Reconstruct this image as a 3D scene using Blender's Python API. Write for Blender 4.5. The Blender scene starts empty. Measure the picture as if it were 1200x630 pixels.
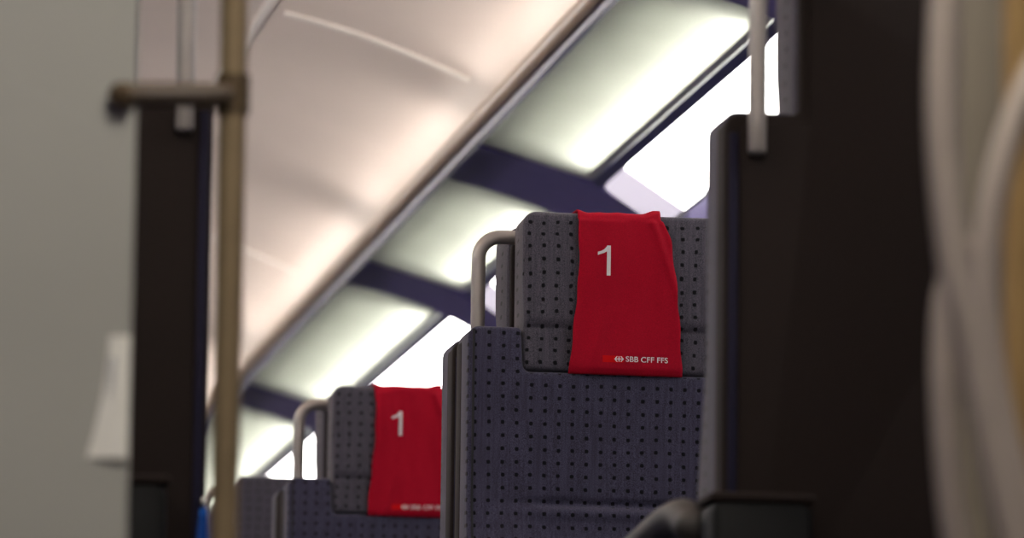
import bpy, bmesh, math, random
from mathutils import Vector, Matrix, noise

random.seed(4)
scene = bpy.context.scene
COL = scene.collection
PI = math.pi

# ------------------------------------------------------------------ camera
CAM = Vector((-1.068, 0.0, -0.1355))      # on the stairs, looking up along the upper deck
FPX = 6500.0                            # focal length in pixels (1200 px wide frame)
VPX, VPY = -1100.0, -950.0              # where the coach axis vanishes, relative to frame centre
ROLL = 0.012


def camera_axes():
    n = math.sqrt(VPX ** 2 + VPY ** 2 + FPX ** 2)
    yr, yu = VPX / n, VPY / n
    c, s = math.cos(ROLL), math.sin(ROLL)
    yr, yu = c * yr - s * yu, s * yr + c * yu
    right = Vector((math.sqrt(1 - yr * yr), yr, 0))
    # up = cos(p) z - sin(p) * horizontal forward
    hf = Vector((-yr, math.sqrt(1 - yr * yr), 0))
    p = math.asin(-yu / math.sqrt(1 - yr * yr))
    up = Vector((0, 0, 1)) * math.cos(p) - hf * math.sin(p)
    fwd = hf * math.cos(p) + Vector((0, 0, 1)) * math.sin(p)
    r2 = right * c + up * s
    u2 = up * c - right * s
    return r2, u2, fwd


R_, U_, F_ = camera_axes()


def at(px, py, y):
    """World point seen at pixel (px, py) lying at distance y down the coach."""
    d = F_ * FPX + R_ * (px - 600) - U_ * (py - 315)
    return CAM + d * (y / d.y)


def W(xr, zr):
    """Coach cross-section point, given relative to the camera -> world x, z."""
    return xr + CAM.x, zr + CAM.z


# ------------------------------------------------------------------ object helpers
def link(o, parent=None):
    COL.objects.link(o)
    if parent is not None:
        o.parent = parent
    return o


def finish(bm, name, mat, angle=40):
    bmesh.ops.recalc_face_normals(bm, faces=bm.faces)
    me = bpy.data.meshes.new(name)
    bm.to_mesh(me)
    bm.free()
    for p in me.polygons:
        p.use_smooth = True
    me.set_sharp_from_angle(angle=math.radians(angle))
    if mat is not None:
        me.materials.append(mat)
    return me


def obj(name, me, parent=None):
    return link(bpy.data.objects.new(name, me), parent)


def tag(o, label=None, cat=None, group=None, kind=None):
    if label: o['label'] = label
    if cat: o['category'] = cat
    if group: o['group'] = group
    if kind: o['kind'] = kind
    return o


def empty(name, loc, rotz=0.0, label=None, cat=None, group=None):
    o = bpy.data.objects.new(name, None)
    o.empty_display_size = 0.1
    COL.objects.link(o)
    o.location = loc
    o.rotation_euler = (0, 0, rotz)
    return tag(o, label, cat, group)


def rounded_outline(pts, seg=5):
    """pts: list of (a, b, radius) counter-clockwise; returns rounded polygon."""
    out = []
    n = len(pts)
    for i in range(n):
        p = Vector(pts[i][:2]); r = pts[i][2]
        a = Vector(pts[i - 1][:2]); b = Vector(pts[(i + 1) % n][:2])
        da = (a - p).normalized(); db = (b - p).normalized()
        ang = da.angle(db)
        if r <= 0 or abs(ang - PI) < 1e-3:
            out.append(p.copy()); continue
        t = r / math.tan(ang / 2)
        t = min(t, (a - p).length * .49, (b - p).length * .49)
        r = t * math.tan(ang / 2)
        c = p + (da + db).normalized() * (r / math.sin(ang / 2))
        s = p + da * t; e = p + db * t
        a0 = math.atan2(s.y - c.y, s.x - c.x); a1 = math.atan2(e.y - c.y, e.x - c.x)
        d = a1 - a0
        while d > PI: d -= 2 * PI
        while d < -PI: d += 2 * PI
        for k in range(seg + 1):
            q = a0 + d * k / seg
            out.append(Vector((c.x + r * math.cos(q), c.y + r * math.sin(q))))
    return out


def prism_xz(bm, outline, y0, y1, bevel=0.0, segs=3):
    vs = [bm.verts.new((p.x, y0, p.y)) for p in outline]
    f = bm.faces.new(vs)
    ret = bmesh.ops.extrude_face_region(bm, geom=[f])
    nv = [g for g in ret['geom'] if isinstance(g, bmesh.types.BMVert)]
    for v in nv:
        v.co.y = y1
    bm.verts.ensure_lookup_table()
    if bevel > 0:
        caps = set(vs) | set(nv)
        es = [e for e in bm.edges if all(v in caps for v in e.verts)
              and abs(e.verts[0].co.y - e.verts[1].co.y) < 1e-6]
        bmesh.ops.bevel(bm, geom=es, offset=bevel, segments=segs, profile=0.5,
                        affect='EDGES', clamp_overlap=True)


def cut(bm, axis, values):
    no = Vector((0, 0, 0)); no['xyz'.index(axis)] = 1
    for v in values:
        g = list(bm.verts) + list(bm.edges) + list(bm.faces)
        bmesh.ops.bisect_plane(bm, geom=g, plane_co=no * v, plane_no=no, dist=1e-6)


def frange(a, b, n):
    return [a + (b - a) * i / (n - 1) for i in range(n)]


def box(bm, lo, hi, bevel=0.0, segs=2):
    b2 = bmesh.new()
    bmesh.ops.create_cube(b2, size=1.0)
    lo = Vector(lo); hi = Vector(hi)
    for v in b2.verts:
        v.co = Vector([(lo[i] + hi[i]) / 2 + v.co[i] * (hi[i] - lo[i]) for i in range(3)])
    if bevel:
        bmesh.ops.bevel(b2, geom=list(b2.edges), offset=bevel, segments=segs, profile=.5, affect='EDGES')
    me = bpy.data.meshes.new('tmp')
    b2.to_mesh(me); b2.free()
    bm.from_mesh(me)
    bpy.data.meshes.remove(me)


def catmull(pts, per=8):
    pts = [Vector(p) for p in pts]
    P = [pts[0] * 2 - pts[1]] + pts + [pts[-1] * 2 - pts[-2]]
    out = []
    for i in range(1, len(P) - 2):
        for k in range(per):
            t = k / per
            a, b, c, d = P[i - 1], P[i], P[i + 1], P[i + 2]
            out.append(.5 * ((2 * b) + (c - a) * t + (2 * a - 5 * b + 4 * c - d) * t * t
                             + (3 * b - a - 3 * c + d) * t ** 3))
    out.append(pts[-1])
    return out


def tube(bm, path, r, n=16, cap=True, sx=1.0, sz=1.0):
    """Round tube along a list of points; r may be a list."""
    path = [Vector(p) for p in path]
    rings = []
    nrm = None
    for i, p in enumerate(path):
        t = (path[min(i + 1, len(path) - 1)] - path[max(i - 1, 0)]).normalized()
        if nrm is None:
            ref = Vector((0, 1, 0)) if abs(t.y) < .9 else Vector((1, 0, 0))
            nrm = (ref - t * ref.dot(t)).normalized()
        else:
            nrm = (nrm - t * nrm.dot(t)).normalized()
        bi = t.cross(nrm)
        rr = r[i] if isinstance(r, (list, tuple)) else r
        rings.append([bm.verts.new(p + nrm * math.cos(2 * PI * k / n) * rr * sx
                                   + bi * math.sin(2 * PI * k / n) * rr * sz) for k in range(n)])
    for a, b in zip(rings, rings[1:]):
        for k in range(n):
            bm.faces.new((a[k], a[(k + 1) % n], b[(k + 1) % n], b[k]))
    if cap:
        bm.faces.new(rings[0][::-1]); bm.faces.new(rings[-1])


def capped(path, r, e=None):
    """Path and radii with rounded ends."""
    path = [Vector(p) for p in path]
    e = e or r
    d0 = (path[0] - path[1]).normalized(); d1 = (path[-1] - path[-2]).normalized()
    P = []; Rr = []
    for k in range(4):
        a = PI / 2 * (1 - k / 4)
        P.append(path[0] + d0 * e * math.sin(a)); Rr.append(max(1e-4, r * math.cos(a)))
    for p in path:
        P.append(p); Rr.append(r)
    for k in range(1, 5):
        a = PI / 2 * k / 4
        P.append(path[-1] + d1 * e * math.sin(a)); Rr.append(max(1e-4, r * math.cos(a)))
    return P, Rr


# ------------------------------------------------------------------ materials
def new_mat(name):
    m = bpy.data.materials.new(name)
    m.use_nodes = True
    nt = m.node_tree
    b = nt.nodes['Principled BSDF']
    return m, nt, b


def noise_mix(nt, scale, c0, c1, detail=4, lo=.35, hi=.65, stretch=None):
    tc = nt.nodes.new('ShaderNodeTexCoord')
    src = tc.outputs['Object']
    if stretch:
        mp = nt.nodes.new('ShaderNodeMapping')
        mp.inputs['Scale'].default_value = stretch
        nt.links.new(src, mp.inputs['Vector']); src = mp.outputs['Vector']
    nz = nt.nodes.new('ShaderNodeTexNoise')
    nz.inputs['Scale'].default_value = scale
    nz.inputs['Detail'].default_value = detail
    nt.links.new(src, nz.inputs['Vector'])
    mr = nt.nodes.new('ShaderNodeMapRange')
    mr.inputs['From Min'].default_value = lo; mr.inputs['From Max'].default_value = hi
    nt.links.new(nz.outputs['Fac'], mr.inputs['Value'])
    mx = nt.nodes.new('ShaderNodeMix'); mx.data_type = 'RGBA'
    mx.inputs[6].default_value = (*c0, 1); mx.inputs[7].default_value = (*c1, 1)
    nt.links.new(mr.outputs['Result'], mx.inputs[0])
    return mx, nz


def plain(name, c, rough=.5, metal=0.0, var=.08, scale=30, spec=.5, stretch=None, bump=0.0, coat=0.0):
    m, nt, b = new_mat(name)
    c0 = [x * (1 - var) for x in c]; c1 = [min(1, x * (1 + var)) for x in c]
    mx, nz = noise_mix(nt, scale, c0, c1, stretch=stretch)
    nt.links.new(mx.outputs[2], b.inputs['Base Color'])
    b.inputs['Roughness'].default_value = rough
    b.inputs['Metallic'].default_value = metal
    b.inputs['Specular IOR Level'].default_value = spec
    b.inputs['Coat Weight'].default_value = coat
    if bump:
        bp = nt.nodes.new('ShaderNodeBump')
        bp.inputs['Strength'].default_value = bump; bp.inputs['Distance'].default_value = .001
        nt.links.new(nz.outputs['Fac'], bp.inputs['Height'])
        nt.links.new(bp.outputs['Normal'], b.inputs['Normal'])
    return m


def emit(name, c, strength):
    m, nt, b = new_mat(name)
    b.inputs['Base Color'].default_value = (.8, .8, .8, 1)
    b.inputs['Emission Color'].default_value = (*c, 1)
    b.inputs['Emission Strength'].default_value = strength
    return m


def mth(nt, op, a, bb=None, clamp=False):
    n = nt.nodes.new('ShaderNodeMath'); n.operation = op; n.use_clamp = clamp
    for i, v in enumerate((a, bb)):
        if v is None: continue
        if isinstance(v, (int, float)): n.inputs[i].default_value = v
        else: nt.links.new(v, n.inputs[i])
    return n.outputs[0]


def dotted_fabric(name, base, dot, du=.0227, dv=.0207, wobble=.006):
    m, nt, b = new_mat(name)
    tc = nt.nodes.new('ShaderNodeTexCoord')
    # slight irregularity of the woven rows
    wob = nt.nodes.new('ShaderNodeTexNoise'); wob.inputs['Scale'].default_value = 14
    nt.links.new(tc.outputs['Object'], wob.inputs['Vector'])
    sp = nt.nodes.new('ShaderNodeSeparateXYZ'); nt.links.new(tc.outputs['Object'], sp.inputs[0])
    sw = nt.nodes.new('ShaderNodeSeparateColor'); nt.links.new(wob.outputs['Color'], sw.inputs[0])
    sn = nt.nodes.new('ShaderNodeSeparateXYZ'); nt.links.new(tc.outputs['Normal'], sn.inputs[0])
    side = mth(nt, 'GREATER_THAN', mth(nt, 'ABSOLUTE', sn.outputs['X']), .72)
    top = mth(nt, 'GREATER_THAN', mth(nt, 'ABSOLUTE', sn.outputs['Z']), .72)
    u = mth(nt, 'ADD', mth(nt, 'MULTIPLY', sp.outputs['X'], mth(nt, 'SUBTRACT', 1, side)), mth(nt, 'MULTIPLY', mth(nt, 'MULTIPLY', sp.outputs['Y'], .30), side))
    u = mth(nt, 'ADD', u, mth(nt, 'MULTIPLY', sw.outputs[0], wobble))
    v = mth(nt, 'ADD', mth(nt, 'ADD', mth(nt, 'MULTIPLY', sp.outputs['Z'], mth(nt, 'SUBTRACT', 1, top)), mth(nt, 'MULTIPLY', sp.outputs['Y'], top)), mth(nt, 'MULTIPLY', sw.outputs[1], wobble))
    fu = mth(nt, 'ABSOLUTE', mth(nt, 'SUBTRACT', mth(nt, 'FRACT', mth(nt, 'ADD', mth(nt, 'DIVIDE', u, du), 40.3)), .5))
    fv = mth(nt, 'ABSOLUTE', mth(nt, 'SUBTRACT', mth(nt, 'FRACT', mth(nt, 'ADD', mth(nt, 'DIVIDE', v, dv), 40.0)), .5))
    p = mth(nt, 'POWER', mth(nt, 'ADD', mth(nt, 'POWER', mth(nt, 'MULTIPLY', fu, du / .0215), 3), mth(nt, 'POWER', mth(nt, 'MULTIPLY', fv, dv / .0215), 3)), .3333)
    mr = nt.nodes.new('ShaderNodeMapRange')
    mr.inputs['From Min'].default_value = .115; mr.inputs['From Max'].default_value = .175
    mr.inputs['To Min'].default_value = 1; mr.inputs['To Max'].default_value = 0
    nt.links.new(p, mr.inputs['Value'])
    # pile: fine grain and faint upright ribs
    mx, nz = noise_mix(nt, 900, [x * .5 for x in base], [x * 1.5 for x in base], detail=2)
    rib, _ = noise_mix(nt, 260, (.86, .86, .86), (1.14, 1.14, 1.14), detail=1, stretch=(1, 1, .05))
    ml = nt.nodes.new('ShaderNodeMix'); ml.data_type = 'RGBA'; ml.blend_type = 'MULTIPLY'
    ml.inputs[0].default_value = 1
    nt.links.new(mx.outputs[2], ml.inputs[6]); nt.links.new(rib.outputs[2], ml.inputs[7])
    md = nt.nodes.new('ShaderNodeMix'); md.data_type = 'RGBA'
    md.inputs[7].default_value = (*dot, 1)
    nt.links.new(mr.outputs['Result'], md.inputs[0]); nt.links.new(ml.outputs[2], md.inputs[6])
    nt.links.new(md.outputs[2], b.inputs['Base Color'])
    b.inputs['Roughness'].default_value = .95
    b.inputs['Specular IOR Level'].default_value = .1
    b.inputs['Sheen Weight'].default_value = .25
    b.inputs['Sheen Roughness'].default_value = .5
    bp = nt.nodes.new('ShaderNodeBump')
    bp.inputs['Strength'].default_value = .35; bp.inputs['Distance'].default_value = .001
    h = mth(nt, 'SUBTRACT', nz.outputs['Fac'], mth(nt, 'MULTIPLY', mr.outputs['Result'], .8))
    nt.links.new(h, bp.inputs['Height']); nt.links.new(bp.outputs['Normal'], b.inputs['Normal'])
    return m


def cloth_mat(name, c):
    m, nt, b = new_mat(name)
    mx, nz = noise_mix(nt, 700, [x * .85 for x in c], [min(1, x * 1.15) for x in c], detail=2)
    nt.links.new(mx.outputs[2], b.inputs['Base Color'])
    b.inputs['Roughness'].default_value = .85
    b.inputs['Specular IOR Level'].default_value = .15
    b.inputs['Sheen Weight'].default_value = .08
    b.inputs['Sheen Tint'].default_value = (1, .2, .2, 1)
    bp = nt.nodes.new('ShaderNodeBump')
    bp.inputs['Strength'].default_value = .25; bp.inputs['Distance'].default_value = .0008
    nt.links.new(nz.outputs['Fac'], bp.inputs['Height']); nt.links.new(bp.outputs['Normal'], b.inputs['Normal'])
    return m


def frosted_glass(name, c, trans=.75):
    m, nt, b = new_mat(name)
    out = nt.nodes['Material Output']
    mx, _ = noise_mix(nt, 6, [x * .96 for x in c], c, detail=3)
    tr = nt.nodes.new('ShaderNodeBsdfTranslucent'); nt.links.new(mx.outputs[2], tr.inputs['Color'])
    nt.links.new(mx.outputs[2], b.inputs['Base Color'])
    b.inputs['Roughness'].default_value = .35
    ms = nt.nodes.new('ShaderNodeMixShader'); ms.inputs[0].default_value = trans
    nt.links.new(b.outputs[0], ms.inputs[1]); nt.links.new(tr.outputs[0], ms.inputs[2])
    nt.links.new(ms.outputs[0], out.inputs['Surface'])
    return m


M = {}
M['fabric'] = dotted_fabric('dotted seat fabric', (.088, .082, .104), (.006, .006, .008), wobble=.017)
M['fabric_blue'] = dotted_fabric('dotted seat fabric blue', (.058, .055, .092), (.005, .005, .008))
M['piping'] = plain('dark seat piping', (.02, .02, .024), .8)
M['red'] = cloth_mat('red cover cloth', (.40, .0025, .019))
M['print_red'] = plain('bright red print', (.66, .005, .007), .85, spec=.1, var=.02)
M['white_print'] = plain('white print', (.85, .82, .82), .7)
M['shell'] = plain('dark brown seat shell', (.021, .0145, .0125), .65, spec=.10, bump=.3, scale=220)
M['navy_trim'] = plain('navy edging', (.013, .011, .030), .7, spec=.2)
M['black'] = plain('black plastic', (.006, .006, .006), .55, spec=.2)
M['armrest'] = plain('dark armrest rubber', (.030, .025, .021), .55)
M['steel'] = plain('satin taupe metal', (.42, .38, .35), .36, metal=.4, var=.04)
M['pale_steel'] = plain('pale satin metal', (.50, .425, .35), .45, metal=.1, var=.04)
M['brass'] = plain('bronze pole metal', (.30, .22, .125), .42, metal=.5, var=.05)
M['dark_bronze'] = plain('dark bronze metal', (.10, .066, .032), .5, metal=.4, var=.05)
M['gold'] = plain('warm brass pole metal', (.48, .31, .12), .4, metal=.5, var=.05)
M['taupe_rail'] = plain('taupe rail lacquer', (.30, .225, .165), .35, var=.05)
M['ceiling'] = plain('warm white ceiling', (.75, .645, .575), .33, var=.02, scale=3)
M['seam'] = plain('pale ceiling joint', (.86, .80, .74), .35, var=.02)
M['navy'] = plain('navy lining', (.085, .066, .21), .45, var=.06)
M['navy_dark'] = plain('dark navy lip', (.018, .018, .075), .4)
M['wall'] = plain('greige partition laminate', (.385, .38, .335), .5, var=.03, scale=4)
M['olive'] = plain('olive grey partition laminate', (.20, .17, .122), .5, var=.05, scale=5)
M['shade'] = plain('pale shade plastic', (.88, .86, .76), .5, var=.03)  # pale tone painted in for a reflection
M['alu'] = plain('light panel frame', (.55, .55, .52), .4, metal=.4, var=.03)
M['glass'] = frosted_glass('frosted greenish glass', (.77, .78, .735))
M['reflector'] = plain('grey reflector', (.46, .47, .44), .7, var=.02)
M['lamp'] = emit('lit lamp diffuser', (1.0, .97, .92), 10.0)
M['lamp_end'] = emit('dim lamp end', (.93, .83, 1.0), .62)
M['tube'] = emit('fluorescent tube', (1.0, .98, .92), 20.0)
M['uplight'] = emit('uplight tube', (1.0, .93, .88), 17.0)
M['uplight_left'] = emit('uplight tube of the left side', (1.0, .93, .88), 105.0)  # boosted well past the right side to brighten the middle ceiling
M['lobby'] = emit('stair lamp diffuser', (1.0, .93, .84), 25.0)
M['carpet'] = plain('dark blue carpet', (.03, .032, .06), .95, scale=200)
M['stair'] = plain('grey stair rubber', (.10, .10, .10), .8, scale=120)
M['dark_glass'] = plain('night window glass', (.012, .013, .018), .06, var=.02)
M['end'] = plain('end wall laminate', (.30, .28, .26), .5, var=.04, scale=4)
M['blue'] = cloth_mat('bright blue cloth', (.008, .10, .42))
M['chrome'] = plain('polished chrome', (.75, .72, .68), .15, metal=1.0, var=.02)

# ------------------------------------------------------------------ coach shell (the setting)
Y0, Y1 = -1.6, 20.0
CX = 1.068                                  # coach axis, relative to the camera


def strip_section(name, pts, y0, y1, mat, kind='structure', mirror=False, thick=.02, parent=None):
    """Sweep an open cross-section (xr, zr) along the coach as a solid sheet."""
    bm = bmesh.new()
    pts = [((2 * CX - x) if mirror else x, z) for x, z in pts]
    nrm = []
    for i in range(len(pts)):
        a = Vector(pts[max(0, i - 1)]); b = Vector(pts[min(len(pts) - 1, i + 1)])
        t = (b - a).normalized(); n = Vector((-t.y, t.x))
        nrm.append(-n if mirror else n)
    inner = pts; outer = [(p[0] + n.x * thick, p[1] + n.y * thick) for p, n in zip(pts, nrm)]
    loop = inner + outer[::-1]
    va = []; vb = []
    for x, z in loop:
        wx, wz = W(x, z)
        va.append(bm.verts.new((wx, y0, wz))); vb.append(bm.verts.new((wx, y1, wz)))
    n = len(loop)
    for i in range(n):
        j = (i + 1) % n
        bm.faces.new((va[i], va[j], vb[j], vb[i]))
    k = len(inner)
    for i in range(k - 1):
        for v in (va, vb):
            bm.faces.new((v[i], v[i + 1], v[n - 2 - i], v[n - 1 - i]))
    o = obj(name, finish(bm, name, mat, 30), parent)
    if kind: o['kind'] = kind
    return o


def arc_pts(pts, n=10):
    v = catmull([(p[0], p[1], 0) for p in pts], n)
    return [(q.x, q.y) for q in v]


RAIL = (1.885, 2.100)
LOW = (2.18, 2.022)
cove = arc_pts([(1.452, 2.40), (1.65, 2.352), (1.84, 2.285), (1.97, 2.225), (2.03, 2.15)])
ceil_pts = [(2 * CX - x, z) for x, z in cove[::-1]] + cove
strip_section('ceiling', ceil_pts, Y0, Y1, M['ceiling'])

# joints of the ceiling panels: two long ones and the cross joints
for s in (False, True):
    strip_section('trim_ceiling', [(1.440, 2.397), (1.460, 2.394)], Y0, Y1, M['seam'], mirror=s, thick=.004)
for yj in (6.2, 8.75, 12.15, 15.2, 17.0):
    pts = [(x - .0025, z - .006) for x, z in cove[2:26]]
    strip_section('trim_joint', pts, yj, yj + .028, M['seam'], thick=.012)

# side lining above the lamps and wall below them, both sides
GAPS = [(9.66, 10.11), (12.09, 12.53), (13.90, 14.25), (16.45, 16.90)]
SPANS = [(5.3, 7.3), (7.7, 9.66), (10.11, 12.09), (12.53, 13.90), (14.25, 16.45), (16.90, 19.6)]
wall_pts = arc_pts([(2.345, 1.914), (2.40, 1.72), (2.425, 1.40), (2.43, 1.0), (2.42, .1)], 6)
for s, nm in ((False, 'right'), (True, 'left')):
    strip_section('wall_' + nm, wall_pts, Y0, Y1, M['navy'], mirror=s)
    # unseen reflector sheet added above the frosted panels to brighten them
    strip_section('trim_reflector_' + nm, [(1.985, 2.15), (2.20, 2.15), (2.42, 1.97)], 5.0, 19.9, M['reflector'], mirror=s, thick=.015)
    # unseen trough board added to keep uplight spill off the panes
    strip_section('trim_trough_' + nm, [(1.902, 2.112), (1.975, 2.112), (1.984, 2.15)], Y0, Y1, M['reflector'], mirror=s, thick=.004)
    # rail: taupe tube over a dark navy lip
    bm = bmesh.new()
    x = 2 * CX - RAIL[0] if s else RAIL[0]
    wx, wz = W(x, RAIL[1] + .004)
    tube(bm, [(wx, Y0, wz), (wx, 5, wz), (wx, 10, wz), (wx, Y1, wz)], .0215, 20)
    r = tag(obj('trim_rail_' + nm, finish(bm, 'rail', M['taupe_rail'])), kind='structure')
    strip_section('trim_lip_' + nm, [(1.892, 2.071), (1.910, 2.076)], Y0, Y1, M['navy_dark'], mirror=s, thick=.02)
    strip_section('trim_edge_' + nm, [(2.181, 2.018), (2.20, 2.006)], Y0, Y1, M['navy_dark'], mirror=s, thick=.012)

# navy cross bands between the panels (they run on down as the window pillars)
band_pts = arc_pts([(1.913, 2.090), (2.06, 2.054), (2.18, 2.012), (2.283, 1.959), (2.345, 1.907)], 5)
ALLG = [(Y0, 5.3), (7.3, 7.7)] + GAPS + [(19.6, Y1)]
for s in (False, True):
    for a, b in ALLG:
        strip_section('trim_band', band_pts, a, b, M['navy'], mirror=s, thick=.02)

# frosted panels and the lamps under them
PANEL_LABEL = {
    2: 'large frosted glass panel above the sharp seat, nearest and highest of the lit panels',
    3: 'frosted glass panel between the two navy bands, left of the sharp seat\'s headrest',
    4: 'frosted glass panel directly above the blurred seat with red cover',
    5: 'farthest frosted glass panel, low between bronze pole and blurred seat handle',
}
LAMP_LABEL = {
    2: 'glaring white lamp strip above the sharp seat, beside the upright grab bar',
    3: 'white lamp strip glimpsed through the sharp seat\'s grab handle',
    4: 'glaring white lamp strip just above the blurred red headrest cover',
    5: 'white lamp strip glimpsed through the blurred seat\'s grab handle',
}


def frosted_panel(i, a, b, mirror=False):
    lab = PANEL_LABEL.get(i)
    cx, cz = W(2 * CX - 2.06 if mirror else 2.06, 2.04)
    t = empty('frosted_panel', (cx, (a + b) / 2, cz), 0, lab, 'ceiling panel', 'frosted panels along the luggage rail')
    off = Vector((cx, (a + b) / 2, cz))

    def part(nm, pts, y0, y1, mat, thick):
        o = strip_section(nm, pts, y0, y1, mat, None, mirror, thick)
        o.parent = t
        o.matrix_parent_inverse = Matrix.Translation(-off)
        return o
    def lerp(q):
        return (1.913 + (LOW[0] - 1.913) * q, 2.098 + (LOW[1] - 2.098) * q)
    part('glass_pane', [lerp(.0), lerp(.93)], a + .015, b - .035, M['glass'], .008)
    part('panel_frame', [lerp(.935), (LOW[0] - .001, LOW[1] + .001)], a + .004, b - .004, M['alu'], .012)
    part('panel_frame', [lerp(.0), lerp(.93)], b - .033, b - .004, M['alu'], .010)
    part('panel_frame', [lerp(.0), lerp(.93)], a + .003, a + .013, M['alu'], .010)
    tb = bmesh.new()  # hidden tube added to brighten the pane towards its outer edge
    x = 2 * CX - 2.155 if mirror else 2.155
    wx, wz = W(x, 2.085)
    tube(tb, [(wx, a + .12, wz), (wx, (a + b) / 2, wz), (wx, b - .12, wz)], .013, 12)
    o = obj('lamp_tube', finish(tb, 'lamp_tube', M['tube']))
    o.parent = t; o.matrix_parent_inverse = Matrix.Translation(-off)


def lamp_strip(i, a, b, mirror=False):
    sx = lambda x: 2 * CX - x if mirror else x
    cx, cz = W(sx(2.275), 1.93)
    lab = LAMP_LABEL.get(i, 'lit white lamp strip along the left side of the coach' if mirror else 'lit white lamp strip hidden nearer the stairs')
    t = empty('lamp_strip', (cx, (a + b) / 2, cz), 0, lab, 'lamp', 'lamp strips along the coach side')
    off = Vector((cx, (a + b) / 2, cz))
    # diffuser: a slab with rounded corners following the slope
    A = Vector((2.205, 2.005)); B = Vector((2.338, 1.919))
    d = (B - A); ln = d.length; d.normalize(); n = Vector((-d.y, d.x))
    L = (b - a) - .02
    split = L / 2 - .27                      # far end piece: faint glow painted in for a lit reveal
    pieces = [('diffuser', M['lamp'], [(-L / 2, 0, .04), (split, 0, 0), (split, ln, 0), (-L / 2, ln, .055)]),
              ('end_cap', M['lamp_end'], [(split, 0, 0), (L / 2, 0, .03), (L / 2, ln, .055), (split, ln, 0)])]
    for nm, mat, pts in pieces:
        bm = bmesh.new()
        lo = []; hi = []
        for p in rounded_outline(pts, 6):
            q = A + d * p.y
            x0, z0 = W(sx(q.x), q.y)
            q2 = q + n * .012
            x1, z1 = W(sx(q2.x), q2.y)
            lo.append(bm.verts.new((x0, (a + b) / 2 + p.x, z0))); hi.append(bm.verts.new((x1, (a + b) / 2 + p.x, z1)))
        bm.faces.new(lo); bm.faces.new(hi[::-1])
        for k in range(len(lo)):
            j = (k + 1) % len(lo)
            bm.faces.new((lo[k], hi[k], hi[j], lo[j]))
        o = obj(nm, finish(bm, nm, mat))
        o.parent = t; o.matrix_parent_inverse = Matrix.Translation(-off)
    h = strip_section('lamp_housing', [(2.203, 2.021), (2.345, 1.933)], a + .002, b - .002, M['navy'], None, mirror, .01)
    h.parent = t; h.matrix_parent_inverse = Matrix.Translation(-off)


def cove_light(i, a, b, mirror=False):
    """Uplight tube lying in the trough behind the rail."""
    x = 2 * CX - 1.948 if mirror else 1.948
    wx, wz = W(x, 2.136)
    t = empty('cove_light', (wx, (a + b) / 2, wz), 0, 'uplight tube hidden behind the rail, washing the ceiling with light', 'lamp', 'uplights behind the rails')
    h = (b - a) / 2 - .02
    # slim louvre facing the middle of the ceiling, black housing behind it
    sg = 1 if mirror else -1
    nx, nz = .94 * sg, .341
    ex, ez = (.341 * (-sg), .94)
    w2 = .014
    bm = bmesh.new()
    q = [(-ex * w2, -ez * w2), (ex * w2, ez * w2)]
    lay = [(q[0][0], q[0][1]), (q[1][0], q[1][1]), (q[1][0] - nx * .003, q[1][1] - nz * .003), (q[0][0] - nx * .003, q[0][1] - nz * .003)]
    va = [bm.verts.new((x_, -h, z_)) for x_, z_ in lay]; vb = [bm.verts.new((x_, h, z_)) for x_, z_ in lay]
    for k in range(4): bm.faces.new((va[k], va[(k + 1) % 4], vb[(k + 1) % 4], vb[k]))
    bm.faces.new(va[::-1]); bm.faces.new(vb)
    obj('lamp_louvre', finish(bm, 'lamp_louvre', M['uplight_left' if mirror else 'uplight']), t)
    bm = bmesh.new()
    w3 = .0165
    lay = [(-ex * w3 + nx * .001, -ez * w3 + nz * .001), (-ex * w2 + nx * .001, -ez * w2 + nz * .001), (-ex * w2 - nx * .005, -ez * w2 - nz * .005),
           (ex * w2 - nx * .005, ez * w2 - nz * .005), (ex * w2 + nx * .001, ez * w2 + nz * .001), (ex * w3 + nx * .001, ez * w3 + nz * .001),
           (ex * w3 - nx * .010, ez * w3 - nz * .010), (-ex * w3 - nx * .010, -ez * w3 - nz * .010)]
    va = [bm.verts.new((x_, -h, z_)) for x_, z_ in lay]; vb = [bm.verts.new((x_, h, z_)) for x_, z_ in lay]
    for k in range(8): bm.faces.new((va[k], va[(k + 1) % 8], vb[(k + 1) % 8], vb[k]))
    obj('lamp_housing', finish(bm, 'lamp_housing', M['black']), t)
    for e in (-h - .008, h + .008):
        bm = bmesh.new(); tube(bm, [(0, e - .006, 0), (0, e, 0), (0, e + .006, 0)], .013, 12)
        obj('lamp_holder', finish(bm, 'lamp_holder', M['alu']), t)


for i, (a, b) in enumerate(SPANS):
    if i >= 2:
        frosted_panel(i, a, b)
    else:
        strip_section('wall_right_upper', [(1.913, 2.090), (2.18, 2.012)], a, b, M['navy'])
    lamp_strip(i, a, b)
    lamp_strip(None, a, b, True)
    cove_light(i, a, b)
    cove_light(i, a, b, True)
    strip_section('wall_left_upper', [(1.913, 2.090), (2.18, 2.012)], a, b, M['navy'], mirror=True)

# windows below the lamps: dark at this hour
k = 0
for s in (False, True):
    for a, b in SPANS:
        k += 1
        w = strip_section('window_%d' % k, [(2.383, 1.66), (2.408, 1.40), (2.413, .95)], a + .15, b - .15, M['dark_glass'], mirror=s, thick=.012)

# deck floor, stairs, end walls
def slab(name, lo, hi, mat, bevel=0.0):
    bm = bmesh.new(); box(bm, lo, hi, bevel)
    return tag(obj(name, finish(bm, name, mat)), kind='structure')


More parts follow.
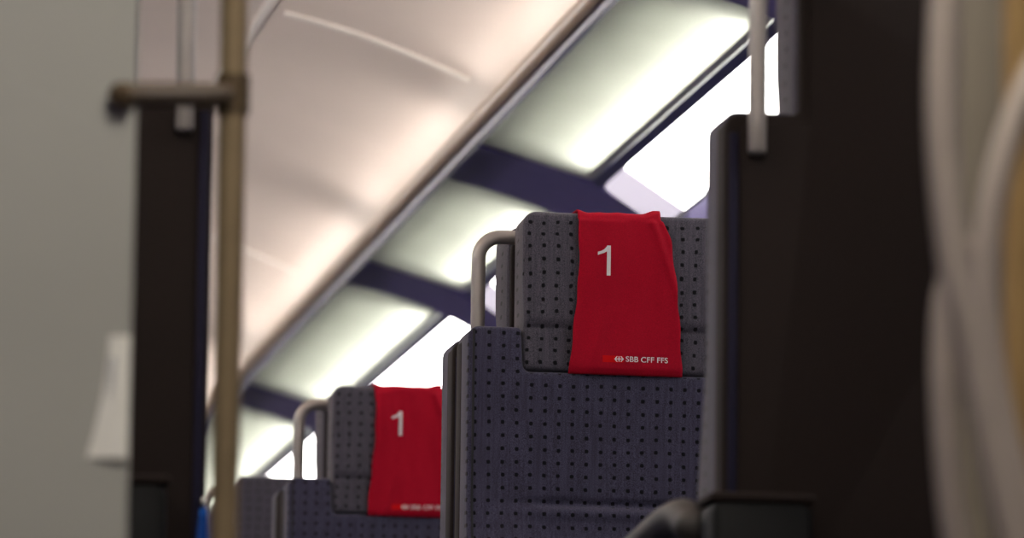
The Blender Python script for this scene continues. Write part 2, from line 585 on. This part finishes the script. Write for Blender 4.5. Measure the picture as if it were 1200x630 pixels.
slab('floor', (-1.40, 5.15, -.08), (1.40, Y1, 0), M['carpet'])
slab('floor_landing', (-1.40, Y0, -1.34), (1.40, 3.55, -1.26), M['stair'])
for k in range(7):
    slab('floor_step', (-.60, 3.3 + .26 * k, -1.26), (.10, 3.3 + .26 * k + .27, -1.26 + .18 * (k + 1) - .0), M['stair'], .01)
slab('wall_end', (-1.40, Y1, -.1), (1.40, Y1 + .05, 2.30), M['end'])
slab('wall_back', (-1.40, Y0 - .05, -1.34), (1.40, Y0, 2.30), M['end'])
for s in (False, True):
    strip_section('wall_stair', [(2.42, .12), (2.42, -1.26)], Y0, 5.15, M['end'], mirror=s)

# grey partition at the head of the stairs (left) and olive one (right)
DP = 5.3
e = at(157, 300, DP)
slab('wall_partition_left', (-1.37, DP, -1.26), (e.x, DP + .04, 2.255), M['wall'], .006)
e2 = at(1126, 300, 4.75)
slab('wall_partition_right', (e2.x, 4.75, -1.26), (1.36, 4.79, 2.255), M['olive'], .006)

# unseen fill lamp added over the stairs to light the partition
t = empty('ceiling_light', (-.30, 3.6, 2.245), 0, 'square lamp in the ceiling above the stairs', 'lamp')
bm = bmesh.new(); box(bm, (-.30, -.55, -.02), (.30, .55, .0), .006)
obj('diffuser', finish(bm, 'diffuser', M['lobby']), t)
bm = bmesh.new()
for lo, hi in (((-.33, -.58, -.025), (-.30, .58, .012)), ((.30, -.58, -.025), (.33, .58, .012)),
               ((-.30, -.58, -.025), (.30, -.55, .012)), ((-.30, .55, -.025), (.30, .58, .012))):
    box(bm, lo, hi, .003)
obj('lamp_frame', finish(bm, 'lamp_frame', M['alu']), t)

# ------------------------------------------------------------------ train seats
HW, HH = .260, .170          # half widths of the backrest and of the headrest
ZS, ZN, ZT = 1.073, 1.002, 1.262   # shoulder top, notch, headrest top
THK = .105


def smooth(a, b, x):
    t = max(0, min(1, (x - a) / (b - a)))
    return t * t * (3 - 2 * t)


def back_front(x, z):
    """Forward swell of the backrest face (negative = towards the sitter)."""
    y = 0.0
    y -= .055 * smooth(.80, .55, z) * (1 - smooth(.52, .40, z) * .3)
    c = 1 - smooth(.12, .175, abs(x))
    y += .007 * c * math.exp(-((z - .792) / .007) ** 2)           # crease under the shoulder pad
    y -= .006 * c * math.exp(-((z - .776) / .012) ** 2)
    y += .004 * (1 - smooth(.0, .22, abs(x)))
    y -= .004 * smooth(.9, .99, z) * c
    return y


def head_front(x, z):
    y = 0.0
    up = smooth(1.070, 1.092, z)
    y -= .006 * up * (1 - .55 * smooth(1.19, 1.262, z))
    y += .0020 * math.exp(-((z - 1.074) / .003) ** 2)              # stitched line
    y += .006 * (1 - smooth(0, .16, abs(x)))
    return y


def build_backrest():
    bm = bmesh.new()
    g = .004
    out = rounded_outline([(-HW, .40, .03), (HW, .40, .03), (HW, ZS, .018), (HH + g, ZS, .006),
                           (HH + g - .004, ZN, .012), (-HH - g + .004, ZN, .012), (-HH - g, ZS, .006), (-HW, ZS, .018)], 5)
    prism_xz(bm, out, 0, THK, .012, 3)
    cut(bm, 'z', frange(.42, .76, 14) + frange(.765, .82, 18) + frange(.84, .99, 5))
    cut(bm, 'x', frange(-.18, .18, 13))
    for v in bm.verts:
        w = 1 - v.co.y / THK
        if w > .0:
            v.co.y += back_front(v.co.x, v.co.z) * min(1, w * 1.15)
    return finish(bm, 'backrest', M['fabric_blue'], 50)


def build_headrest():
    bm = bmesh.new()
    out = rounded_outline([(-HH, ZN + .003, .008), (HH, ZN + .003, .008), (HH, ZT, .022), (-HH, ZT, .022)], 6)
    prism_xz(bm, out, .004, THK, .012, 3)
    cut(bm, 'z', frange(1.02, 1.065, 4) + frange(1.068, 1.105, 16) + frange(1.12, 1.24, 8))
    cut(bm, 'x', frange(-.14, .14, 9))
    for v in bm.verts:
        w = 1 - v.co.y / THK
        v.co.y += head_front(v.co.x, v.co.z) * min(1, w * 1.1)
        # pillow flares out a little on its front
        k = smooth(1.08, 1.15, v.co.z) * w
        v.co.x *= 1 + .02 * k
    return finish(bm, 'headrest', M['fabric'], 50)


def build_piping(side):
    """Seam cord down the front edge of the bolster."""
    bm = bmesh.new()
    pts = [(side * (HW - .009), back_front(.25, z) + .0005, z) for z in frange(.45, 1.068, 24)]
    tube(bm, pts, .0022, 8)
    return finish(bm, 'piping', M['piping'])


def build_shell():
    bm = bmesh.new()
    i = -.001
    out = rounded_outline([(-HW + i, .34, .03), (HW - i, .34, .03), (HW - i, ZS - .004, .02), (HH - .004, ZS - .004, .008),
                           (HH - .004, ZT - .012, .03), (-HH + .004, ZT - .012, .03), (-HH + .004, ZS - .004, .008), (-HW + i, ZS - .004, .02)], 6)
    prism_xz(bm, out, THK - .042, THK + .014, .007, 3)
    # raised border rib seen on the back
    out2 = [Vector((p.x * .93, .34 + (p.y - .34) * .985)) for p in out]
    prism_xz(bm, out2, THK + .010, THK + .018, .004, 2)
    return finish(bm, 'back_shell', M['shell'], 40)


def build_trim(side):
    """Navy edging strip along the border of the back shell."""
    bm = bmesh.new()
    a, b = sorted((side * (HW - .016), side * (HW - .0045)))
    box(bm, (a, THK + .010, .40), (b, THK + .0165, ZS - .03), .0015)
    return finish(bm, 'edge_trim', M['navy_trim'])


def build_handle(side):
    y = THK + .031
    x0, x1 = side * .2235, side * .13
    path = [(x0, y, 1.018), (x0, y, 1.06), (x0, y, 1.10), (x0, y, 1.15), (x0, y, 1.195)]
    r = .036
    for k in range(1, 9):
        a = PI / 2 * k / 8
        path.append((x0 - side * r * (1 - math.cos(a)), y, 1.202 + r * math.sin(a)))
    path += [(side * .16, y, 1.238), (x1, y, 1.238)]
    bm = bmesh.new()
    P, R2 = capped(path, .0115, .006)
    tube(bm, P, R2, 18)
    return finish(bm, 'grab_handle', M['steel'])


def build_cushion():
    bm = bmesh.new()
    out = rounded_outline([(-HW, .36, .03), (HW, .36, .03), (HW, .46, .03), (-HW, .46, .03)], 5)
    prism_xz(bm, out, -.46, -.005, .035, 4)
    cut(bm, 'y', frange(-.43, -.05, 10)); cut(bm, 'x', frange(-.2, .2, 7))
    for v in bm.verts:
        if v.co.z > .42:
            v.co.z += .012 * math.cos(v.co.x / HW * 1.3) - .03 * smooth(-.3, -.02, v.co.y)
    return finish(bm, 'seat_cushion', M['fabric_blue'], 50)


def build_armrest(side):
    bm = bmesh.new()
    x = side * (HW + .030)
    pts = catmull([(x, .085, .552), (x, .03, .571), (x, -.06, .575), (x, -.20, .565), (x, -.33, .550), (x, -.405, .50), (x, -.42, .42), (x, -.40, .33)], 6)
    P, R2 = capped(pts, .024, .02)
    tube(bm, P, R2, 16)
    # inner support web between pad and pedestal
    box(bm, (x - .012, -.36, .28), (x + .012, .05, .40), .01)
    return finish(bm, 'armrest', M['armrest'])


def build_pedestal():
    bm = bmesh.new()
    box(bm, (-.21, -.36, .0), (.21, .06, .05), .012)
    box(bm, (-.12, -.28, .05), (.12, .0, .30), .02)
    box(bm, (-.30, -.40, .29), (.30, .09, .36), .012)
    return finish(bm, 'pedestal', M['black'])


def build_bin(side):
    """Small dark box with a lid on the back of the end seats, towards the aisle."""
    bm = bmesh.new()
    sh = .085 if side < 0 else 0
    x0, x1 = side * (HW + .030 - sh), side * (HW - .094 - sh * .5)
    lo, hi = min(x0, x1), max(x0, x1)
    out = rounded_outline([(lo, .36, .01), (hi, .36, .01), (hi, .578, .016), (lo, .578, .016)], 4)
    prism_xz(bm, out, THK + .016, THK + .10, .008, 2)
    return finish(bm, 'waste_bin', M['black'])


def build_lid(side):
    bm = bmesh.new()
    sh = .085 if side < 0 else 0
    x0, x1 = side * (HW + .034 - sh), side * (HW - .098 - sh * .5)
    lo, hi = min(x0, x1), max(x0, x1)
    box(bm, (lo, THK + .012, .574), (hi, THK + .105, .586), .005)
    return finish(bm, 'bin_lid', M['shell'])


MESH = {'backrest': build_backrest(), 'headrest': build_headrest(), 'back_shell': build_shell(),
        'seat_cushion': build_cushion(), 'pedestal': build_pedestal()}
for s in (-1, 1):
    MESH['piping', s] = build_piping(s); MESH['edge_trim', s] = build_trim(s); MESH['grab_handle', s] = build_handle(s)
    MESH['armrest', s] = build_armrest(s); MESH['waste_bin', s] = build_bin(s); MESH['bin_lid', s] = build_lid(s)


def seat(x, y, rot, label, handle=0, bin_side=0, arms=(-1, 1)):
    t = empty('train_seat', (x, y, 0), rot, label, 'seat', 'train seats along the aisle')
    for n in ('backrest', 'headrest', 'back_shell', 'seat_cushion', 'pedestal'):
        o = obj(n, MESH[n], t)
        if n == 'backrest':
            for s in (-1, 1): obj('piping', MESH['piping', s], o)
    for s in arms: obj('armrest', MESH['armrest', s], t)
    for s in (-1, 1): obj('edge_trim', MESH['edge_trim', s], t)
    if handle: obj('grab_handle', MESH['grab_handle', handle], t)
    if bin_side:
        b = obj('waste_bin', MESH['waste_bin', bin_side], t)
        obj('bin_lid', MESH['bin_lid', bin_side], b)
    return t


XR = 1.6265 + CAM.x           # seat centre line, right of the aisle
XL = .468 + CAM.x            # seat centre line, left of the aisle
D1, D2, D3, DF = 8.667, 10.95, 12.65, 6.655
PAIR = 2 * THK + .066
seat(XR, D1, 0, 'dotted grey-blue seat in sharp focus in the middle, wearing a red cover', -1)
seat(XR, D1 + PAIR, PI, 'dotted seat whose edge peeps out directly behind the sharply focused seat')
seat(XR, D2, 0, 'blurred dotted seat at lower left of the sharp one, with red cover', -1)
seat(XR, D2 + PAIR, PI, 'blurred seat turned away, its edge showing behind the second red-covered seat')
seat(XR, D3, 0, 'farthest seat, a dark blurred corner just right of the bronze pole', -1)
seat(XR, DF + THK, PI, 'big dark seat back in the right foreground with upright grab bar', 1, 1)
sl = seat(XL, DF + THK, PI, 'narrow dark seat back between the grey partition and the bronze pole', -1, -1, (1,))


# ------------------------------------------------------------------ red headrest covers
def cover_y(x, z, seed):
    """Front of the cloth over the headrest (local seat coordinates)."""
    q = smooth(1.14, 1.0, z)
    y = (head_front(x * .98, max(z, 1.14)) * (1 - q) - .004 * q) - .001
    y += .0030 * noise.noise(Vector((x * 34 + seed, z * 7, seed)))
    y += .0012 * noise.noise(Vector((x * 60 + seed, z * 22, 3 + seed)))
    # slack folds falling from the right top corner
    f = (x - .035) + (z - 1.26) * .33
    y -= .0050 * math.exp(-(f / .006) ** 2) * smooth(1.05, 1.2, z)
    f = (x - .065) + (z - 1.26) * .45
    y -= .003 * math.exp(-(f / .005) ** 2) * smooth(1.12, 1.22, z)
    f = (x + .05) - (z - 1.06) * .30
    y -= .0034 * math.exp(-(f / .006) ** 2) * smooth(1.16, 1.05, z)
    return y - .0025


def cover_edges(z, seed):
    """Left and right border of the cloth at height z."""
    L = [(1.262, -.085), (1.22, -.083), (1.16, -.083), (1.095, -.089), (1.0, -.098)]
    Rr = [(1.262, .052), (1.222, .067), (1.16, .075), (1.095, .0815), (1.0, .087)]

    def f(tab):
        if z >= tab[0][0]: return tab[0][1]
        for (a, xa), (b, xb) in zip(tab, tab[1:]):
            if z >= b:
                t = (a - z) / (a - b)
                return xa + (xb - xa) * t
        return tab[-1][1]
    w = .001 * math.sin(z * 90 + seed)
    return f(L) + w, f(Rr) - w


def build_cover(seed, dx=0.0):
    bm = bmesh.new()
    nu, rows = 40, []
    zs = frange(1.000, 1.250, 70)
    for z in zs:
        l, r = cover_edges(z, seed)
        rows.append([(l + (r - l) * i / nu + dx, None, z) for i in range(nu + 1)])
    grid = []
    for z, row in zip(zs, rows):
        tuck = .004 * smooth(1.012, 1.0, z)
        grid.append([bm.verts.new((x, cover_y(x - dx, zz, seed) + tuck, zz)) for x, _, zz in row])
    # over the top and down behind
    ztop = ZT + .003
    l, r = cover_edges(1.262, seed)
    yf = cover_y(0, 1.25, seed)
    path = []
    for k in range(1, 9):
        a = PI / 2 * k / 8
        path.append((yf + .014 * (1 - math.cos(a)), 1.250 + (ztop - 1.250) * math.sin(a)))
    path += [(q, ztop) for q in frange(yf + .03, THK + .004, 6)]
    path += [(THK + .012, ztop - .004), (THK + .0215, ztop - .012), (THK + .0215, 1.22), (THK + .0215, 1.15)]
    for y, z in path:
        vs = []
        for i in range(nu + 1):
            x = l + (r - l) * i / nu
            top = .002 * noise.noise(Vector((x * 40 + seed, y * 30, 1.3)))
            cr = .005 * smooth(.022, .044, x) * smooth(1.250, ztop, z) if y < THK else 0
            cr += .003 * smooth(-.066, -.083, x) * smooth(1.250, ztop, z) if y < THK else 0
            vs.append(bm.verts.new((x + dx, y, z + (top + cr if y < THK else 0))))
        grid.append(vs)
    for a, b in zip(grid, grid[1:]):
        for i in range(nu):
            bm.faces.new((a[i], a[i + 1], b[i + 1], b[i]))
    # cloth thickness
    bmesh.ops.recalc_face_normals(bm, faces=bm.faces)
    me = finish(bm, 'headrest_cover', M['red'], 60)
    return me


def drape(bm, seed, dx, lift):
    """Lay a flat XZ drawing onto the cloth."""
    for v in bm.verts:
        v.co.y = cover_y(v.co.x - dx, v.co.z, seed) - lift


def text_bm(s, x, z, height, seed, dx, bold=0.0, width=None):
    cu = bpy.data.curves.new('txt', 'FONT')
    cu.body = s
    cu.size = 1.0
    cu.offset = bold
    o = bpy.data.objects.new('txt', cu)
    COL.objects.link(o)
    dg = bpy.context.evaluated_depsgraph_get()
    me = bpy.data.meshes.new_from_object(o.evaluated_get(dg))
    bpy.data.objects.remove(o); bpy.data.curves.remove(cu)
    bm = bmesh.new(); bm.from_mesh(me); bpy.data.meshes.remove(me)
    x0 = min(v.co.x for v in bm.verts); x1 = max(v.co.x for v in bm.verts)
    y0 = min(v.co.y for v in bm.verts); y1 = max(v.co.y for v in bm.verts)
    k = height / (y1 - y0)
    kx = k if width is None else width / (x1 - x0)
    for v in bm.verts:
        v.co = Vector((x + (v.co.x - x0) * kx, 0, z + (v.co.y - y0) * k))
    drape(bm, seed, dx, .0012)
    return bm


def poly(bm, pts):
    return bm.faces.new([bm.verts.new((p[0], 0, p[1])) for p in pts])


def red_cover(y, seed, label, dx=0.0, num=(-.0525, 1.1605), logo=(-.0405, 1.0205)):
    t = empty('headrest_cover', (XR, y, 0), 0, label, 'headrest cover', 'red headrest covers')
    c = obj('cover_cloth', build_cover(seed, dx), t)
    sol = c.modifiers.new('thickness', 'SOLIDIFY'); sol.thickness = .0016; sol.offset = 0
    b = bmesh.new()
    nx, nz, nh = num[0] + dx, num[1], .0485
    g = lambda px, pz: (nx + px * nh, nz + pz * nh)
    for k in range(8):
        poly(b, [g(.305, k / 8), g(.435, k / 8), g(.435, (k + 1) / 8), g(.305, (k + 1) / 8)])
    poly(b, [g(.305, .80), g(.305, .985), g(.27, .93), g(.20, .86), g(.20, .745)])
    poly(b, [g(.20, .745), g(.20, .86), g(.11, .81), g(.0, .78), g(.0, .675)])
    poly(b, [g(.305, .985), g(.305, 1.0), g(.335, 1.0), g(.335, .985)])
    drape(b, seed, dx, .0012)
    obj('printed_number', finish(b, 'printed_number', M['white_print']), t)
    lx, lz = logo[0] + dx, logo[1]
    # emblem: bright red bar carrying a white double arrow with a cross
    bm = bmesh.new()
    h = .0100
    poly(bm, [(lx - .003, lz - .0005), (lx + .031, lz - .0005), (lx + .031, lz + h + .0005), (lx - .003, lz + h + .0005)])
    cut(bm, 'x', frange(lx, lx + .030, 14))
    drape(bm, seed, dx, .0010)
    e = obj('printed_emblem', finish(bm, 'printed_emblem', M['print_red']), t)
    bm = bmesh.new()
    cx, cz = lx + .0235, lz + h / 2
    u = .0049
    for s in (-1, 1):
        ptsA = [(cx + s * u * a, cz + u * bb) for a, bb in ((.26, .22), (.62, .22), (.34, .85), (.74, .85), (1.52, 0), (.74, -.85), (.34, -.85), (.62, -.22), (.26, -.22))]
        # split the arrow into its arms to keep the faces convex
        poly(bm, [(cx + s * u * a, cz + u * bb) for a, bb in ((.1, .17), (1.2, .17), (1.2, -.17), (.1, -.17))])
        poly(bm, [(cx + s * u * a, cz + u * bb) for a, bb in ((.42, .9), (.80, .9), (1.55, 0), (1.10, 0))])
        poly(bm, [(cx + s * u * a, cz + u * bb) for a, bb in ((1.10, 0), (1.55, 0), (.80, -.9), (.42, -.9))])
    poly(bm, [(cx - .17 * u, cz + .9 * u), (cx + .17 * u, cz + .9 * u), (cx + .17 * u, cz - .9 * u), (cx - .17 * u, cz - .9 * u)])
    drape(bm, seed, dx, .0026)
    a = obj('emblem_arrow', finish(bm, 'emblem_arrow', M['white_print']), e)
    b = text_bm('SBB CFF FFS', lx + .0345, lz + .0010, .0088, seed, dx, width=.0690, bold=.006)
    obj('printed_lettering', finish(b, 'printed_lettering', M['white_print']), t)
    return t


red_cover(D1, 1.7, 'sharp red headrest cover printed with a white 1 in the middle')
red_cover(D2, 5.2, 'blurred red headrest cover with white 1, at lower left', dx=-.004, num=(-.050, 1.163), logo=(-.045, 1.0135))

# ------------------------------------------------------------------ stair head: poles, bracket, reflection plate, handrails
# bronze pole left of the aisle
DQ = 5.55
pb = at(269, 300, DQ)
t = empty('grab_pole', (pb.x, DQ, -.9), 0, 'upright bronze pole standing right of the narrow dark seat back', 'pole')
bm = bmesh.new(); tube(bm, [(0, 0, 0), (0, 0, 1.0), (0, 0, 2.0), (0, 0, 3.16)], .0142, 24)
obj('pole_tube', finish(bm, 'pole_tube', M['brass']), t)
bm = bmesh.new(); tube(bm, [(0, 0, 3.13), (0, 0, 3.14), (0, 0, 3.16)], [.03, .034, .034], 24)
obj('ceiling_flange', finish(bm, 'ceiling_flange', M['brass']), t)
# horizontal arm clamping the pole to the partition
pl = at(141, 111, DP - .015); pr = at(268, 111, DQ)
bm = bmesh.new()
loc = lambda p: (p.x - pb.x, p.y - DQ, p.z + .9)
P, R2 = capped([loc(pl), loc(pl.lerp(pr, .2)), loc(pl.lerp(pr, .6)), loc(pr)], .0125, .008)
tube(bm, P, R2, 18)
obj('partition_arm', finish(bm, 'partition_arm', M['dark_bronze']), t)
bm = bmesh.new(); z = pr.z + .9
tube(bm, [(0, 0, z - .02), (0, 0, z), (0, 0, z + .02)], .0175, 24)
obj('clamp_collar', finish(bm, 'clamp_collar', M['dark_bronze']), t)

# pale flared plate added in place of a reflection on the partition
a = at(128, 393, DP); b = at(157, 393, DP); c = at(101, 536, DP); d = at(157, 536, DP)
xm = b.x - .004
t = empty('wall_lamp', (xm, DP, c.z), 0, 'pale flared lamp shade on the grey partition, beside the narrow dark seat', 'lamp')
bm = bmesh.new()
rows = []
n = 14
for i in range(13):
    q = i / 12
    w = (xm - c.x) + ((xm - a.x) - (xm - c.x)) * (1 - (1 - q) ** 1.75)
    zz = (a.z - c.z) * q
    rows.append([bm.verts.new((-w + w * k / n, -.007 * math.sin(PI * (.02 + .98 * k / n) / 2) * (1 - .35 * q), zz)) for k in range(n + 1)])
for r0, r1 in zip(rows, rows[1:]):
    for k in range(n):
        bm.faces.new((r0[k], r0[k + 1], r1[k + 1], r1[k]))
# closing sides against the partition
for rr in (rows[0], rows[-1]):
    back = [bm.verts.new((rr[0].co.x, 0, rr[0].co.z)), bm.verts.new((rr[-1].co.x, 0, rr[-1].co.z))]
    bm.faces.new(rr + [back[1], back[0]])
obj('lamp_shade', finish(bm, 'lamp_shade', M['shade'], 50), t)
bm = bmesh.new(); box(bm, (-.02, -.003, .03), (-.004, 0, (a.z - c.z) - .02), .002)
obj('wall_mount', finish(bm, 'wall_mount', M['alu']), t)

# gold pole at the right edge
DR = 4.55
pg = at(1194, 300, DR)
t = empty('grab_pole', (pg.x, DR, -1.26), 0, 'warm golden pole at the extreme right edge, behind the curved handrails', 'pole')
bm = bmesh.new(); tube(bm, [(0, 0, 0), (0, 0, 1.2), (0, 0, 2.4), (0, 0, 3.52)], .0142, 24)
obj('pole_tube', finish(bm, 'pole_tube', M['gold']), t)
bm = bmesh.new(); tube(bm, [(0, 0, 3.49), (0, 0, 3.50), (0, 0, 3.52)], [.03, .034, .034], 24)
obj('ceiling_flange', finish(bm, 'ceiling_flange', M['gold']), t)

# curved stair handrails in the right foreground


def handrail(pix, r, mat, label, bracket=True):
    pts = catmull([at(x, y, d) for x, y, d in pix], 10)
    base = Vector((pts[-1].x, pts[-1].y, pts[-1].z))
    t = empty('stair_handrail', base, 0, label, 'handrail', 'curved handrails at the stairs')
    bm = bmesh.new()
    P, R2 = capped([p - base for p in pts], r, r)
    tube(bm, P, R2, 24)
    obj('rail_tube', finish(bm, 'rail_tube', mat), t)
    if not bracket:
        bm = bmesh.new(); tube(bm, [(0, 0, 0), (0, 0, .006), (0, 0, .012)], r * 2, 20)
        obj('foot_plate', finish(bm, 'foot_plate', mat), t)
        return
    bm = bmesh.new()
    q0, q1 = pts[-1] - base, Vector((pts[-1].x, 4.752, pts[-1].z)) - base
    tube(bm, [q0, q0.lerp(q1, .5), q1], r * .6, 12)
    tube(bm, [q1 - Vector((0, .008, 0)), q1], r * 1.8, 20)
    obj('wall_bracket', finish(bm, 'wall_bracket', mat), t)


handrail([(1122, -220, 4.2), (1112, -80, 4.2), (1108, 0, 4.2), (1104, 110, 4.2), (1108, 210, 4.2), (1120, 320, 4.2), (1138, 400, 4.2), (1160, 510, 4.2),
          (1186, 630, 4.2), (1230, 800, 4.2), (1280, 1080, 4.2), (1295, 1400, 4.2), (1295, 1885, 4.2)], .0128, M['pale_steel'], 'longest pale handrail, bowing in from the top and out to the lower right', False)
handrail([(1128, 290, 4.32), (1112, 345, 4.32), (1107, 400, 4.32), (1107, 460, 4.32), (1112, 550, 4.32), (1122, 640, 4.32), (1150, 800, 4.32)], .0115,
         M['pale_steel'], 'tan lower handrail emerging under the long pale one beside the dark seat back')
handrail([(1260, 20, 4.3), (1222, 70, 4.3), (1195, 125, 4.3), (1174, 190, 4.3), (1160, 260, 4.3), (1154, 340, 4.3), (1161, 420, 4.3), (1176, 500, 4.3), (1200, 590, 4.3), (1245, 720, 4.3)], .0118,
         M['pale_steel'], 'short handrail curving in from the right edge across the golden pole')

# ------------------------------------------------------------------ blue cloth hanging on the left seat
hk = at(238, 590, DF - .03)
bm = bmesh.new()
inv = sl.matrix_world
lx = -(hk.x - XL); ly = -(hk.y - (DF + THK))
P, R2 = capped([(lx, THK + .014, hk.z), (lx, THK + .03, hk.z), (lx, ly, hk.z + .004)], .004, .004)
tube(bm, P, R2, 12)
obj('coat_hook', finish(bm, 'coat_hook', M['chrome']), sl)
top = at(238, 596, DF - .03)
bm = bmesh.new()
rows = []
for i in range(14):
    q = i / 13
    w = .006 + .016 * q
    rows.append([bm.verts.new(((k / 8 - .5) * 2 * w * .8, .006 * math.sin(k * 1.9 + q) - .003, -.16 * q)) for k in range(9)])
for r0, r1 in zip(rows, rows[1:]):
    for k in range(8):
        bm.faces.new((r0[k], r0[k + 1], r1[k + 1], r1[k]))
o = obj('blue_cloth', finish(bm, 'blue_cloth', M['blue']))
o.location = top
sol = o.modifiers.new('thickness', 'SOLIDIFY'); sol.thickness = .004
tag(o, 'bright blue cloth low beside the narrow dark seat back, left of the bronze pole', 'cloth')

# ------------------------------------------------------------------ world, camera
w = bpy.data.worlds.new('world'); scene.world = w
w.use_nodes = True
bg = w.node_tree.nodes['Background']
bg.inputs[0].default_value = (.02, .022, .03, 1); bg.inputs[1].default_value = .3

cam = bpy.data.cameras.new('camera')
co = bpy.data.objects.new('camera', cam)
COL.objects.link(co)
co.matrix_world = Matrix(((R_.x, U_.x, -F_.x, CAM.x), (R_.y, U_.y, -F_.y, CAM.y), (R_.z, U_.z, -F_.z, CAM.z), (0, 0, 0, 1)))
cam.sensor_fit = 'HORIZONTAL'
cam.sensor_width = 36
cam.lens = 36 * FPX / 1200
cam.clip_start = .05; cam.clip_end = 60
cam.dof.use_dof = True
cam.dof.focus_distance = (at(730, 340, D1 - .01) - CAM).dot(F_)
cam.dof.aperture_fstop = 5.5
scene.camera = co

vs = scene.view_settings
scene.display_settings.display_device = 'sRGB'
vs.view_transform = 'Standard'; vs.look = 'None'; vs.gamma = 1; vs.use_curve_mapping = False
vs.exposure = 0.0
